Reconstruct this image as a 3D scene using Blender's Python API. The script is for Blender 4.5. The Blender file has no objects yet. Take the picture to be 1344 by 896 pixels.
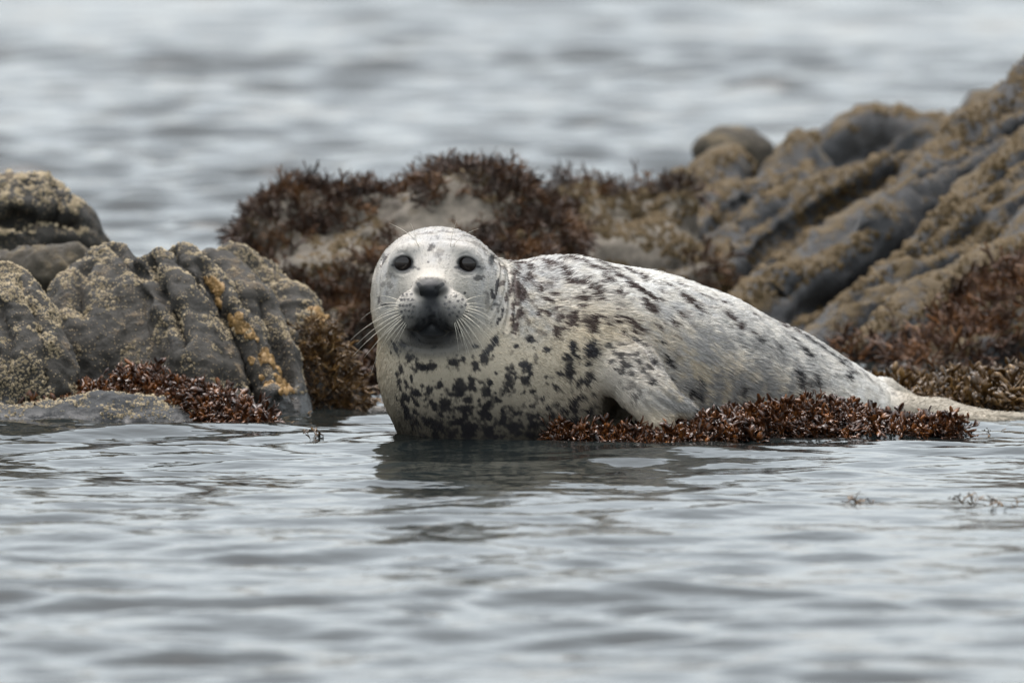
import bpy, bmesh, math, random
import numpy as np
from mathutils import Vector, Matrix
from mathutils.bvhtree import BVHTree

random.seed(7); rng = np.random.default_rng(7)
SC = bpy.context.scene
COL = SC.collection

# ------------------------------------------------------------------ camera
DIST, DEPR = 23.0, math.radians(4.0)          # distance to the seal, how far the camera looks down on its waterline
CAM_H = DIST * math.tan(DEPR)
FPX = 500.0 / 36.0 * 1344.0                   # focal length in photo pixels
PITCH = DEPR - math.atan((580 - 448) / FPX)
cam = bpy.data.cameras.new('camera'); cam.lens = 500; cam.sensor_width = 36
cam.clip_start = 0.5; cam.clip_end = 6000
cam.dof.use_dof = True; cam.dof.focus_distance = 22.92; cam.dof.aperture_fstop = 6.3
co = bpy.data.objects.new('camera', cam); COL.objects.link(co)
co.location = (0, -DIST, CAM_H); co.rotation_euler = (math.pi / 2 - PITCH, 0, 0)
SC.camera = co

# ------------------------------------------------------------------ sky, sun, exposure (overcast)
SUN_EL, SUN_AZ = math.radians(78), math.radians(-25)    # high, a little behind the seal
w = bpy.data.worlds.new('World'); SC.world = w; w.use_nodes = True
nt = w.node_tree; nt.nodes.clear()
sky = nt.nodes.new('ShaderNodeTexSky'); sky.sky_type = 'NISHITA'; sky.sun_disc = False
sky.sun_elevation = SUN_EL; sky.sun_rotation = SUN_AZ
sky.air_density = 1.0; sky.dust_density = 4.0; sky.ozone_density = 1.0
hs = nt.nodes.new('ShaderNodeHueSaturation'); hs.inputs['Saturation'].default_value = 0.32; hs.inputs['Hue'].default_value = 0.465
bg = nt.nodes.new('ShaderNodeBackground'); bg.inputs['Strength'].default_value = 0.14
wo = nt.nodes.new('ShaderNodeOutputWorld')
nt.links.new(sky.outputs[0], hs.inputs['Color']); nt.links.new(hs.outputs[0], bg.inputs['Color'])
nt.links.new(bg.outputs[0], wo.inputs['Surface'])
sl = bpy.data.lights.new('sun', 'SUN'); sl.energy = 0.9; sl.angle = math.radians(50); sl.color = (1.0, 0.965, 0.92)
so = bpy.data.objects.new('sun', sl); COL.objects.link(so)
sd = Vector((math.sin(SUN_AZ) * math.cos(SUN_EL), math.cos(SUN_AZ) * math.cos(SUN_EL), math.sin(SUN_EL)))
so.rotation_euler = sd.to_track_quat('Z', 'Y').to_euler(); so.location = (3, 6, 12)
SC.view_settings.view_transform = 'Standard'; SC.view_settings.look = 'None'
SC.view_settings.exposure = 1.3; SC.view_settings.gamma = 1.0
SC.render.engine = 'CYCLES'; SC.cycles.use_denoising = True; SC.cycles.max_bounces = 6

# ------------------------------------------------------------------ helpers
CAMP = np.array([0, -DIST, CAM_H])
FW = np.array([0, math.cos(PITCH), -math.sin(PITCH)]); UP = np.array([0, math.sin(PITCH), math.cos(PITCH)])
def ray(px, py):
    return FW + np.array([1.0, 0, 0]) * ((px - 672) / FPX) + UP * ((448 - py) / FPX)
def P(px, py, Y):                              # point seen in the photo at that pixel, at depth Y (metres behind the seal's head plane)
    r = ray(px, py); t = (Y + DIST) / r[1]
    return CAMP + r * t
def S(Y): return (Y + DIST) / FPX              # metres per photo pixel at depth Y
def topix(p):
    d = p - CAMP; f = d @ FW
    return 672 + FPX * d[:, 0] / f, 448 - FPX * (d @ UP) / f
def water_y(py):                               # depth at which that picture row meets the water
    r = ray(672, py); t = -CAMP[2] / r[2]
    return CAMP[1] + r[1] * t

def smooth(a, b, x):
    t = np.clip((x - a) / (b - a), 0, 1); return t * t * (3 - 2 * t)

_H = np.random.default_rng(3).random(4096).astype(np.float32)
def vnoise(p):                                 # value noise in [-1,1]
    p = np.asarray(p, dtype=np.float64); i = np.floor(p).astype(np.int64); f = (p - i); f = f * f * (3 - 2 * f)
    out = 0
    for dx in (0, 1):
        for dy in (0, 1):
            for dz in (0, 1):
                h = ((i[:, 0] + dx) * 73856093 ^ (i[:, 1] + dy) * 19349663 ^ (i[:, 2] + dz) * 83492791)
                h = (h ^ (h >> 13)) * 1274126177
                v = _H[(h ^ (h >> 16)) & 4095]
                wgt = (f[:, 0] if dx else 1 - f[:, 0]) * (f[:, 1] if dy else 1 - f[:, 1]) * (f[:, 2] if dz else 1 - f[:, 2])
                out = out + v * wgt
    return out * 2 - 1
def fbm(p, scale, octv=4, gain=0.5):
    a, s, t, n = 1.0, scale, 0, 0
    for k in range(octv):
        t = t + a * vnoise(p * s + 17.3 * k); n += a; a *= gain; s *= 2.03
    return t / n

def surface_nets(D, xs, ys, zs):
    ins = D < 0
    c = [(0,0,0),(1,0,0),(0,1,0),(1,1,0),(0,0,1),(1,0,1),(0,1,1),(1,1,1)]
    nx, ny, nz = [n - 1 for n in D.shape]
    cnt = np.zeros((nx, ny, nz), np.int8)
    for a in c: cnt += ins[a[0]:nx+a[0], a[1]:ny+a[1], a[2]:nz+a[2]]
    act = np.argwhere((cnt > 0) & (cnt < 8))
    val = np.stack([D[act[:,0]+a[0], act[:,1]+a[1], act[:,2]+a[2]] for a in c], 1)
    pos = np.zeros((len(act), 3)); num = np.zeros(len(act))
    for e0 in range(8):
        for ax in range(3):
            if c[e0][ax]: continue
            o = list(c[e0]); o[ax] = 1; e1 = c.index(tuple(o))
            v0, v1 = val[:, e0], val[:, e1]; m = (v0 < 0) != (v1 < 0)
            t = np.where(m, v0 / np.where(m, v0 - v1, 1), 0)
            q = np.tile(np.array(c[e0], float), (len(act), 1)); q[:, ax] += t
            pos += q * m[:, None]; num += m
    pos /= num[:, None]
    V = np.empty_like(pos)
    for ax, g in enumerate((xs, ys, zs)):
        i = act[:, ax]; V[:, ax] = g[i] + pos[:, ax] * (g[i + 1] - g[i])
    vid = np.full((nx, ny, nz), -1, np.int64); vid[act[:,0], act[:,1], act[:,2]] = np.arange(len(act))
    Q = []
    for ax in range(3):
        b, d = (ax + 1) % 3, (ax + 2) % 3
        sl0 = [slice(1, -1)] * 3; sl0[ax] = slice(0, -1); sl1 = list(sl0); sl1[ax] = slice(1, None)
        A, B = ins[tuple(sl0)], ins[tuple(sl1)]
        e = np.argwhere(A != B); s = A[e[:,0], e[:,1], e[:,2]]
        off = np.array([1, 1, 1]); off[ax] = 0; e = e + off
        def cell(ob, od):
            k = e.copy(); k[:, b] += ob; k[:, d] += od
            return vid[k[:,0], k[:,1], k[:,2]]
        q = np.stack([cell(-1,-1), cell(0,-1), cell(0,0), cell(-1,0)], 1)
        q[~s] = q[~s][:, ::-1]; Q.append(q)
    Q = np.concatenate(Q); Q = Q[(Q >= 0).all(1)]
    return V, Q

class Field:                                   # a signed distance field on a grid whose spacing may vary
    def __init__(s, xs, ys, zs):
        s.g = [np.asarray(a, np.float32) for a in (xs, ys, zs)]
        s.D = np.full([len(a) for a in s.g], 1.0, np.float32)
    def sub(s, lo, hi):
        sl = tuple(slice(max(0, np.searchsorted(g, l) - 1), min(len(g), np.searchsorted(g, h) + 1)) for g, l, h in zip(s.g, lo, hi))
        X = s.g[0][sl[0]][:, None, None]; Y = s.g[1][sl[1]][None, :, None]; Z = s.g[2][sl[2]][None, None, :]
        return sl, X, Y, Z
    def put(s, sl, d, k, op):
        D = s.D[sl]
        if op == 'u':
            h = np.clip(0.5 + 0.5 * (D - d) / k, 0, 1); s.D[sl] = D + (d - D) * h - k * h * (1 - h)
        else:
            d = -d; h = np.clip(0.5 - 0.5 * (D - d) / k, 0, 1); s.D[sl] = D + (d - D) * h + k * h * (1 - h)
    def cone(s, a, b, ra, rb, k=0.02, op='u', flat=None):
        a, b = np.array(a, np.float32), np.array(b, np.float32); m = max(ra, rb) + k + 0.012
        sl, X, Y, Z = s.sub(np.minimum(a, b) - m, np.maximum(a, b) + m)
        v = b - a; L = float(v @ v) + 1e-12
        t = np.clip(((X - a[0]) * v[0] + (Y - a[1]) * v[1] + (Z - a[2]) * v[2]) / L, 0, 1)
        dx, dy, dz = X - (a[0] + t * v[0]), Y - (a[1] + t * v[1]), Z - (a[2] + t * v[2])
        q = dx * dx + dy * dy + dz * dz
        if flat is not None:                   # thinner along the unit vector flat[0] by the factor flat[1]
            n, f = flat; dn = dx * n[0] + dy * n[1] + dz * n[2]; q = q + dn * dn * (f * f - 1)
        d = np.sqrt(q) - (ra + t * (rb - ra))
        s.put(sl, d, k, op)
    def ell(s, c, r, k=0.02, op='u', rot=None):
        c, r = np.array(c, np.float32), np.array(r, np.float32); m = r.max() + k + 0.012
        sl, X, Y, Z = s.sub(c - m, c + m)
        X, Y, Z = np.broadcast_arrays(X - c[0], Y - c[1], Z - c[2])
        if rot is not None:
            R = np.array(rot, np.float32); X, Y, Z = (R[i][0] * X + R[i][1] * Y + R[i][2] * Z for i in range(3))
        k0 = np.sqrt((X / r[0]) ** 2 + (Y / r[1]) ** 2 + (Z / r[2]) ** 2)
        k1 = np.sqrt((X / r[0] ** 2) ** 2 + (Y / r[1] ** 2) ** 2 + (Z / r[2] ** 2) ** 2) + 1e-6
        s.put(sl, k0 * (k0 - 1) / k1, k, op)
    def chain(s, pts, k=0.02, op='u'):         # pts: (px, py, Y, r_px)
        for p, q in zip(pts[:-1], pts[1:]):
            s.cone(P(*p[:3]), P(*q[:3]), p[3] * S(p[2]), q[3] * S(q[2]), k, op)
    def mesh(s): return surface_nets(s.D, *[g.astype(np.float64) for g in s.g])

def mk_mesh(name, V, F, smooth_shade=True):
    V = np.asarray(V, np.float32); F = np.asarray(F, np.int32); n = F.shape[1]
    me = bpy.data.meshes.new(name)
    me.vertices.add(len(V)); me.vertices.foreach_set('co', V.ravel())
    me.loops.add(F.size); me.loops.foreach_set('vertex_index', F.ravel())
    me.polygons.add(len(F)); me.polygons.foreach_set('loop_start', np.arange(0, F.size, n, dtype=np.int32))
    me.polygons.foreach_set('use_smooth', np.full(len(F), smooth_shade))
    me.update(calc_edges=True); me.validate(); return me
def normals(me):
    a = np.zeros(len(me.vertices) * 3, np.float32); me.vertex_normals.foreach_get('vector', a); return a.reshape(-1, 3).astype(float)
def coords(me):
    a = np.zeros(len(me.vertices) * 3, np.float32); me.vertices.foreach_get('co', a); return a.reshape(-1, 3).astype(float)
def obj(name, me, mat=None, parent=None):
    o = bpy.data.objects.new(name, me); COL.objects.link(o)
    if mat is not None and me is not None and not me.materials: me.materials.append(mat)
    if parent is not None: o.parent = parent
    return o
def tag(o, label=None, cat=None, group=None, kind=None):
    for k, v in (('label', label), ('category', cat), ('group', group), ('kind', kind)):
        if v: o[k] = v
    return o
def empty(name, label, cat, group=None):
    o = bpy.data.objects.new(name, None); COL.objects.link(o); o.empty_display_size = 0.05
    return tag(o, label, cat, group)

class MB:                                      # small material builder
    def __init__(s, name):
        s.m = bpy.data.materials.new(name); s.m.use_nodes = True; s.t = s.m.node_tree; s.t.nodes.clear()
        s.out = s.n('OutputMaterial'); s.b = s.n('BsdfPrincipled'); s.l(s.b.outputs[0], s.out.inputs['Surface'])
    def n(s, typ, **kw):
        x = s.t.nodes.new('ShaderNode' + typ)
        for k, v in kw.items(): setattr(x, k, v)
        return x
    def l(s, a, b): s.t.links.new(a, b)
    def pos(s): return s.n('NewGeometry').outputs['Position']
    def noise(s, scale, detail=4, rough=0.55, vec=None, stretch=None):
        x = s.n('TexNoise'); x.inputs['Scale'].default_value = scale; x.inputs['Detail'].default_value = detail
        x.inputs['Roughness'].default_value = rough
        v = vec or s.pos()
        if stretch:
            mp = s.n('Mapping'); mp.inputs['Scale'].default_value = stretch[0]; mp.inputs['Rotation'].default_value = stretch[1]
            s.l(v, mp.inputs['Vector']); v = mp.outputs[0]
        s.l(v, x.inputs['Vector']); return x.outputs['Fac']
    def voro(s, scale, feature='F1', vec=None):
        x = s.n('TexVoronoi', feature=feature); x.inputs['Scale'].default_value = scale; s.l(vec or s.pos(), x.inputs['Vector']); return x
    def ramp(s, fac, stops, interp='LINEAR'):
        x = s.n('ValToRGB'); x.color_ramp.interpolation = interp; e = x.color_ramp.elements
        while len(e) < len(stops): e.new(0.5)
        for q, (p, c) in zip(e, stops):
            q.position = p; q.color = (*c, 1) if not isinstance(c, (int, float)) else (c, c, c, 1)
        s.l(fac, x.inputs['Fac']); return x.outputs[0]
    def mix(s, fac, a, b, mode='MIX'):
        x = s.n('Mix', data_type='RGBA', blend_type=mode)
        for sock, v in ((x.inputs[0], fac), (x.inputs[6], a), (x.inputs[7], b)):
            if isinstance(v, (int, float)): sock.default_value = v if sock is x.inputs[0] else (v, v, v, 1)
            elif isinstance(v, tuple): sock.default_value = (*v, 1)
            else: s.l(v, sock)
        return x.outputs[2]
    def math(s, op, a, b=0.0):
        x = s.n('Math', operation=op)
        for sock, v in ((x.inputs[0], a), (x.inputs[1], b)):
            if isinstance(v, (int, float)): sock.default_value = v
            else: s.l(v, sock)
        return x.outputs[0]
    def bump(s, h, strength, dist, base=None):
        x = s.n('Bump'); x.inputs['Strength'].default_value = strength; x.inputs['Distance'].default_value = dist; s.l(h, x.inputs['Height'])
        if base is not None: s.l(base, x.inputs['Normal'])
        return x.outputs[0]
    def set(s, **kw):
        for k, v in kw.items():
            sock = s.b.inputs[k.replace('_', ' ')]
            if isinstance(v, (int, float)): sock.default_value = v
            elif isinstance(v, tuple): sock.default_value = (*v, 1)
            else: s.l(v, sock)
        return s.m

# ------------------------------------------------------------------ materials
def sea_material():
    b = MB('sea_water')
    n1 = b.noise(9.0, 3, 0.5, stretch=((0.55, 1.0, 1.0), (0, 0, 0.05)))
    n2 = b.noise(30.0, 2, 0.5, stretch=((0.5, 1.0, 1.0), (0, 0, -0.05)))
    nm = b.bump(n2, 0.55, 0.004, b.bump(n1, 0.6, 0.010))
    return b.set(Base_Color=(0.009, 0.012, 0.012), Roughness=0.06, IOR=1.333, Normal=nm)

def rock_material(name, dark, mid, crust, crust_amt, speck=None, speck_amt=0.0, wet=0.05, stretch=None, sc=1.0):
    b = MB(name)
    g = b.n('NewGeometry'); sep = b.n('SeparateXYZ'); b.l(g.outputs['Normal'], sep.inputs[0]); up = sep.outputs['Z']
    sz = b.n('SeparateXYZ'); b.l(g.outputs['Position'], sz.inputs[0]); z = sz.outputs['Z']
    n1 = b.math('ADD', b.math('MULTIPLY', b.n('Attribute', attribute_name='strata').outputs['Fac'], 0.65), b.math('MULTIPLY', b.noise(9 * sc, 6, 0.6), 0.5)); n2 = b.noise(42 * sc, 5, 0.65); n3 = b.noise(190 * sc, 3, 0.6)
    base = b.mix(b.ramp(n1, [(0.35, 0.0), (0.65, 1.0)]), dark, mid)
    base = b.mix(b.ramp(n2, [(0.45, 0.0), (0.75, 0.7)]), base, tuple(min(1, c * 1.7) for c in mid))
    cf = b.math('ADD', b.math('MULTIPLY', up, 0.24), b.math('ADD', b.math('MULTIPLY', n2, 0.75), b.math('MULTIPLY', n1, 0.5)))
    cf = b.ramp(cf, [(0.86 - crust_amt, 0.0), (0.98 - crust_amt, 1.0)])
    crustc = b.mix(n3, tuple(c * 0.5 for c in crust), tuple(min(1, c * 1.45) for c in crust))
    col = b.mix(cf, base, crustc)
    h = b.math('ADD', b.math('MULTIPLY', n2, 0.7), b.math('ADD', b.math('MULTIPLY', n3, 0.25), b.math('MULTIPLY', cf, 0.35)))
    if speck:
        v = b.voro(210 * sc); m = b.ramp(v.outputs['Distance'], [(0.22, 1.0), (0.42, 0.0)])
        sepc = b.n('SeparateColor'); b.l(v.outputs['Color'], sepc.inputs[0])
        m = b.math('MULTIPLY', m, b.math('MULTIPLY', b.ramp(n2, [(0.62 - speck_amt, 0.0), (0.70 - speck_amt, 1.0)]), b.math('GREATER_THAN', sepc.outputs[0], 0.35)))
        col = b.mix(m, col, speck); h = b.math('ADD', h, b.math('MULTIPLY', m, 0.5))
    wetf = b.ramp(b.math('ADD', z, b.math('MULTIPLY', n2, 0.05)), [(wet, 1.0), (wet + 0.035, 0.0)])
    col = b.mix(b.math('MULTIPLY', wetf, 0.8), col, tuple(c * 0.45 for c in dark))
    rough = b.math('SUBTRACT', 0.82, b.math('MULTIPLY', wetf, 0.55))
    return b.set(Base_Color=col, Roughness=rough, Normal=b.bump(h, 0.9, 0.006))

def weed_material(name, c0, c1, c2, scale=55, rough=0.32, coat=0.25):
    b = MB(name)
    n = b.noise(scale, 3, 0.6); n2 = b.noise(300, 2)
    col = b.ramp(n, [(0.32, c0), (0.5, c1), (0.70, c2)])
    b.set(Base_Color=col, Roughness=rough, Coat_Weight=coat, Coat_Roughness=0.08, Normal=b.bump(n2, 0.4, 0.001))
    tr = b.n('BsdfTranslucent'); b.l(col, tr.inputs[0]); mx = b.n('MixShader'); mx.inputs[0].default_value = 0.25
    b.l(b.b.outputs[0], mx.inputs[1]); b.l(tr.outputs[0], mx.inputs[2]); b.l(mx.outputs[0], b.out.inputs['Surface'])
    return b.m

def plain(name, c, rough=0.6, var=0.25, scale=60, bump=0.3, **kw):
    b = MB(name); n = b.noise(scale, 4)
    col = b.mix(n, tuple(x * (1 - var) for x in c), tuple(min(1, x * (1 + var)) for x in c))
    return b.set(Base_Color=col, Roughness=rough, Normal=b.bump(n, bump, 0.002), **kw)

M_SEA = sea_material()
M_ROCK_L = rock_material('barnacled_rock', (0.008, 0.0075, 0.006), (0.024, 0.021, 0.016), (0.085, 0.060, 0.033), -0.03, (0.27, 0.21, 0.13), 0.15)
M_ROCK_LD = rock_material('dark_slab_rock', (0.011, 0.012, 0.013), (0.026, 0.028, 0.030), (0.13, 0.105, 0.068), -0.06, (0.34, 0.30, 0.20), 0.10, wet=0.02)
M_ROCK_B = rock_material('brown_rock', (0.020, 0.016, 0.011), (0.045, 0.036, 0.022), (0.10, 0.074, 0.038), 0.05, wet=0.03)
M_ROCK_C = rock_material('pale_rock', (0.026, 0.019, 0.012), (0.130, 0.112, 0.088), (0.085, 0.063, 0.036), -0.04, wet=0.04)
M_ROCK_R = rock_material('ridged_rock', (0.012, 0.011, 0.010), (0.047, 0.048, 0.050), (0.064, 0.041, 0.013), 0.055, wet=0.03,
                         stretch=((1.6, 1.0, 1.0), (0, 0.7, 0)), sc=0.8)
M_BARN = plain('barnacle_shell', (0.30, 0.24, 0.15), 0.8, 0.4, 220)
M_MUSS = plain('ochre_barnacle', (0.23, 0.135, 0.042), 0.6, 0.5, 150)
M_CRUST = plain('ochre_crust', (0.080, 0.050, 0.015), 0.75, 0.5, 90)
M_WEED = weed_material('rust_seaweed', (0.012, 0.005, 0.003), (0.080, 0.027, 0.008), (0.32, 0.12, 0.028), 38, 0.28, 0.6)
M_WEED_BACK = weed_material('dark_seaweed', (0.012, 0.006, 0.003), (0.060, 0.025, 0.009), (0.19, 0.085, 0.022), 14, 0.5, 0.05)
M_WEED_OLIVE = weed_material('olive_seaweed', (0.026, 0.015, 0.006), (0.11, 0.058, 0.018), (0.28, 0.165, 0.055), 45)
M_WEED_BANK = weed_material('rusty_seaweed', (0.018, 0.008, 0.004), (0.085, 0.034, 0.011), (0.25, 0.105, 0.027), 16, 0.45, 0.08)
M_MAT = plain('weed_mat', (0.020, 0.010, 0.006), 0.5, 0.5, 90)

# ------------------------------------------------------------------ sea
def build_sea():
    def axis(segs):
        a = [segs[0][0]]
        for lo, hi, st0, st1 in segs:
            x = lo
            while x < hi - 1e-6:
                f = (x - lo) / (hi - lo); x = min(hi, x + st0 + (st1 - st0) * f); a.append(x)
        return np.array(a)
    right = axis([(0, 1.4, 0.024, 0.024), (1.4, 4, 0.026, 0.12), (4, 30, 0.15, 3), (30, 3000, 6, 300)])
    xs = np.concatenate([-right[::-1], right[1:]])
    ys = np.concatenate([axis([(-400, -40, 60, 10), (-40, -8, 4, 0.08)])[:-1],
                         axis([(-8, -6.5, 0.06, 0.03), (-6.5, 2.5, 0.018, 0.018), (2.5, 24, 0.025, 0.07), (24, 70, 0.08, 1.0), (70, 3500, 3, 250)])])
    X, Y = np.meshgrid(xs, ys, indexing='ij')
    sx = np.gradient(xs)[:, None]; sy = np.gradient(ys)[None, :]; sp = np.maximum(sx, sy)
    Z = np.zeros_like(X); r = np.random.default_rng(11)
    far = smooth(2.0, 9.0, Y)
    ncomp = 110
    lam = np.exp(np.concatenate([r.uniform(math.log(0.085), math.log(0.55), ncomp - 26), r.uniform(math.log(0.55), math.log(2.4), 26)]))
    for L in lam:
        th = r.normal(math.pi * 0.5 + 0.06, 0.36) + (math.pi if r.random() < 0.3 else 0); k = 2 * math.pi / L
        slope = 0.0255 if L < 0.2 else 0.0170 if L < 0.35 else 0.0135 if L < 0.55 else 0.0085
        amp = slope / k * r.uniform(0.5, 1.5)
        damp = smooth(L * 0.45, L * 0.22, sp)
        gain = (1.0 + far * (1.5 if L < 0.5 else 0.8)) * damp
        Z += amp * gain * np.sin(k * (X * math.cos(th) + Y * math.sin(th)) + r.uniform(0, 6.28)
                                  + 0.8 * np.sin(X * r.uniform(0.5, 2) + Y * r.uniform(0.2, 1) + r.uniform(0, 6)))
    # ripples lengthen and fade in patches, as wind and lee alternate
    g = 0.75 + 0.45 * np.sin(X * 0.9 + 0.5 * Y + 1.0) * np.sin(Y * 0.55 - 0.4 * X + 0.3)
    Z *= g
    V = np.stack([X, Y, Z], -1).reshape(-1, 3)
    nx, ny = X.shape; i = np.arange(nx * ny).reshape(nx, ny)
    F = np.stack([i[:-1, :-1], i[1:, :-1], i[1:, 1:], i[:-1, 1:]], -1).reshape(-1, 4)
    o = obj('sea', mk_mesh('sea', V, F), M_SEA); tag(o, 'rippled grey sea water around the rocks', kind='structure')
build_sea()

# ------------------------------------------------------------------ rocks
def grid_for(chains, res, pad_px=25, zmin=-0.06):
    lo, hi = np.full(3, 9e9), np.full(3, -9e9)
    for ch in chains:
        for p in ch:
            c = P(*p[:3]); r = (p[3] + pad_px) * S(p[2]); lo = np.minimum(lo, c - r); hi = np.maximum(hi, c + r)
    lo[2] = max(lo[2], zmin)
    return [np.arange(l, h + res, res) for l, h in zip(lo, hi)]

def crease(V, N, F, lines, Y0=0.0):              # clefts: picture lines laid on the surface and pressed in (width px, depth m)
    bvh = BVHTree.FromPolygons(V.tolist(), F.tolist()); disp = np.zeros(len(V))
    for pts, wpx, dep in lines:
        hs = []
        for (ax, ay), (bx, by) in zip(pts[:-1], pts[1:]):
            for t in (0, .25, .5, .75):
                h = bvh.ray_cast(Vector(CAMP), Vector(ray(ax + t * (bx - ax), ay + t * (by - ay))).normalized())[0]
                if h is not None: hs.append(np.array(h))
        best = np.full(len(V), 9.0)
        for a, b in zip(hs[:-1], hs[1:]):
            v = b - a; t = np.clip(((V - a) @ v) / (v @ v + 1e-9), 0, 1); best = np.minimum(best, np.linalg.norm(V - a - t[:, None] * v, axis=1))
        q = best / (wpx * S(1.0)) * (1 + .5 * fbm(V, 30, 2)); disp += dep * (-np.exp(-q * q) + .18 * np.exp(-(q - 2.2) ** 2))
    return np.maximum(disp, -.05)

def rock(name, label, chains, mat, res=0.006, k=0.012, lines=None, amp=0.012, freq=14, ridge=None, seed=0, group=None, cat='rock', pits=0.0, bed=None):
    F = Field(*grid_for(chains, res))
    for ch in chains:
        if len(ch) == 1: ch = [ch[0], (ch[0][0] + 0.5, *ch[0][1:])]
        F.chain(ch, k)
    F.D[:, :, :1] = np.maximum(F.D[:, :, :1], 0.003)
    V, Q = F.mesh()
    me = mk_mesh(name, V, Q); N = normals(me); p = V + seed * 3.7
    dc = 0
    if lines:
        dc = crease(V, N, Q, lines); V = V + N * dc[:, None]
        me.vertices.foreach_set('co', V.astype(np.float32).ravel()); me.update(); N = normals(me); p = V + seed * 3.7
    pw = p + 0.02 * np.stack([fbm(p + q, 12, 2) for q in (3, 23, 43)], 1)
    d = amp * fbm(pw, freq, 5, 0.6) + amp * 0.9 * (0.45 - np.abs(fbm(pw + 9, freq * 0.8, 5, 0.6)) * 2.2)
    d = d + 0.0022 * fbm(pw, 75, 3, 0.65)
    if ridge is not None:                      # strata: folds that run along a direction
        dirv, f, a = ridge; dv = np.array(dirv) / np.linalg.norm(dirv)
        q = p - np.outer(p @ dv, dv) * 0.86
        d += a * fbm(q, f, 3) + a * 0.6 * (1 - 2 * np.abs(fbm(q + 5, f * 0.8, 2)))
    if bed is not None:                        # bedding: stepped slabs with crisp upper edges
        pv, bf, ba = bed; pv = np.array(pv) / np.linalg.norm(pv); wv = (p @ pv) * bf + 0.55 * fbm(p, 4, 3) + 0.10 * fbm(p + 3, 22, 3)
        sw = wv - np.floor(wv); sw = np.where(sw < .82, sw / .82, (1 - sw) / .18); d += ba * (sw - .5) * (0.55 + 0.9 * np.clip(fbm(p + 13, 6, 2) + .4, 0, 1))
    strata = 0.5 + 0.5 * fbm(q if ridge is not None else p, 8 if ridge is None else f * 1.1, 4) + 6.0 * np.clip(d + dc, -.04, .03)
    at = me.attributes.new('strata', 'FLOAT', 'POINT'); at.data.foreach_set('value', np.clip(strata, 0, 1).astype(np.float32))
    if pits: d -= pits * smooth(0.25, 0.6, fbm(p + 21, freq * 3, 2))
    me.vertices.foreach_set('co', (V + N * d[:, None]).astype(np.float32).ravel()); me.update()
    o = obj(name, me, mat); tag(o, label, cat, group)
    return o

R = {}
R['pleated'] = rock('boulder', 'large grey boulder with vertical clefts and pale barnacles above the red seaweed', [
    [(128, 352, .98, 26), (122, 410, .88, 62), (112, 490, .80, 84), (104, 580, .76, 92)],
    [(148, 346, .95, 27), (170, 400, .86, 40), (190, 500, .78, 62), (195, 580, .74, 70)],
    [(208, 354, .88, 26), (236, 420, .79, 42), (262, 500, .71, 54), (272, 580, .68, 60)],
    [(240, 343, .93, 20), (272, 385, .86, 28), (306, 450, .77, 38), (330, 540, .70, 48), (335, 590, .68, 50)],
    [(286, 352, 1.0, 26), (325, 410, .90, 34), (352, 480, .82, 42), (366, 580, .74, 48)],
], M_ROCK_L, 0.0048, 0.005, [
    ([(262, 335), (290, 394), (318, 450), (336, 515), (340, 545)], 7, .035), ([(192, 335), (206, 370), (232, 415), (250, 470)], 7, .026), ([(345, 395), (366, 450), (384, 520)], 7, .026),
    ([(112, 345), (104, 380), (108, 430)], 8, .020), ([(225, 330), (236, 350), (262, 380)], 5, .016), ([(150, 322), (168, 350), (205, 372)], 6, .014), ([(305, 380), (340, 450), (352, 520)], 5, .016)], 0.009, 13, ridge=((0.35, -0.25, -1), 15, 0.008), seed=1, bed=((0.95, 0.0, 0.30), 9, 0.009))
R['lobe'] = rock('boulder', 'dark rounded boulder with brown weed on its side, between the clefted boulder and the seal', [
    [(308, 354, 1.16, 34), (338, 375, 1.16, 34)],
    [(345, 385, 1.14, 32), (382, 412, 1.06, 36), (402, 470, .98, 44), (412, 580, .92, 54)],
    [(400, 470, 1.0, 32), (440, 530, .96, 36), (452, 580, .94, 40)],
], M_ROCK_L, 0.0055, 0.008, None, 0.013, 14, seed=2)
R['corner'] = rock('boulder', 'dark barnacle-speckled boulder cut off by the left edge of the photo', [
    [(-40, 385, .70, 40), (6, 378, .70, 32), (22, 430, .62, 52), (36, 500, .56, 66), (40, 580, .54, 72)],
    [(-40, 385, .70, 40), (-50, 480, .6, 70), (-50, 580, .56, 80)],
], M_ROCK_L, 0.0050, 0.012, [([(28, 370), (50, 420), (62, 470), (60, 520)], 6, .012), ([(0, 400), (14, 450), (10, 500)], 6, .012)], 0.012, 13, seed=3)
R['backleft'] = rock('boulder', 'pale-topped boulder standing highest and farthest back on the left', [
    [(-60, 312, 1.75, 76), (30, 314, 1.75, 80), (62, 322, 1.75, 70)], [(-60, 330, 1.75, 80), (20, 480, 1.7, 110)], [(40, 340, 1.75, 84), (60, 470, 1.7, 100)],
], M_ROCK_L, 0.007, 0.02, [([(0, 290), (50, 285), (110, 300)], 9, .03), ([(70, 250), (80, 300)], 7, .02)], 0.024, 10, seed=4)
R['wedge'] = rock('boulder', 'small brown boulder wedged between three larger barnacled boulders', [
    [(10, 372, 1.35, 40), (80, 362, 1.3, 44)], [(20, 380, 1.35, 50), (30, 520, 1.3, 80)],
], M_ROCK_B, 0.007, 0.02, None, 0.018, 14, seed=5)
R['slab'] = rock('rock_slab', 'low smooth dark grey rock at the water in front of the red seaweed', [
    [(-70, 590, .46, 58), (40, 592, .46, 62), (130, 592, .46, 74), (220, 594, .46, 70), (272, 600, .44, 52), (296, 606, .42, 44)],
], M_ROCK_LD, 0.005, 0.02, None, 0.009, 16, seed=6)
R['pebble'] = rock('stone', 'small dark wet stone in the water beside the seal', [
    [(494, 546, .74, 14), (508, 545, .74, 14)]], M_ROCK_B, 0.004, 0.01, None, 0.004, 30, seed=7)
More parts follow.
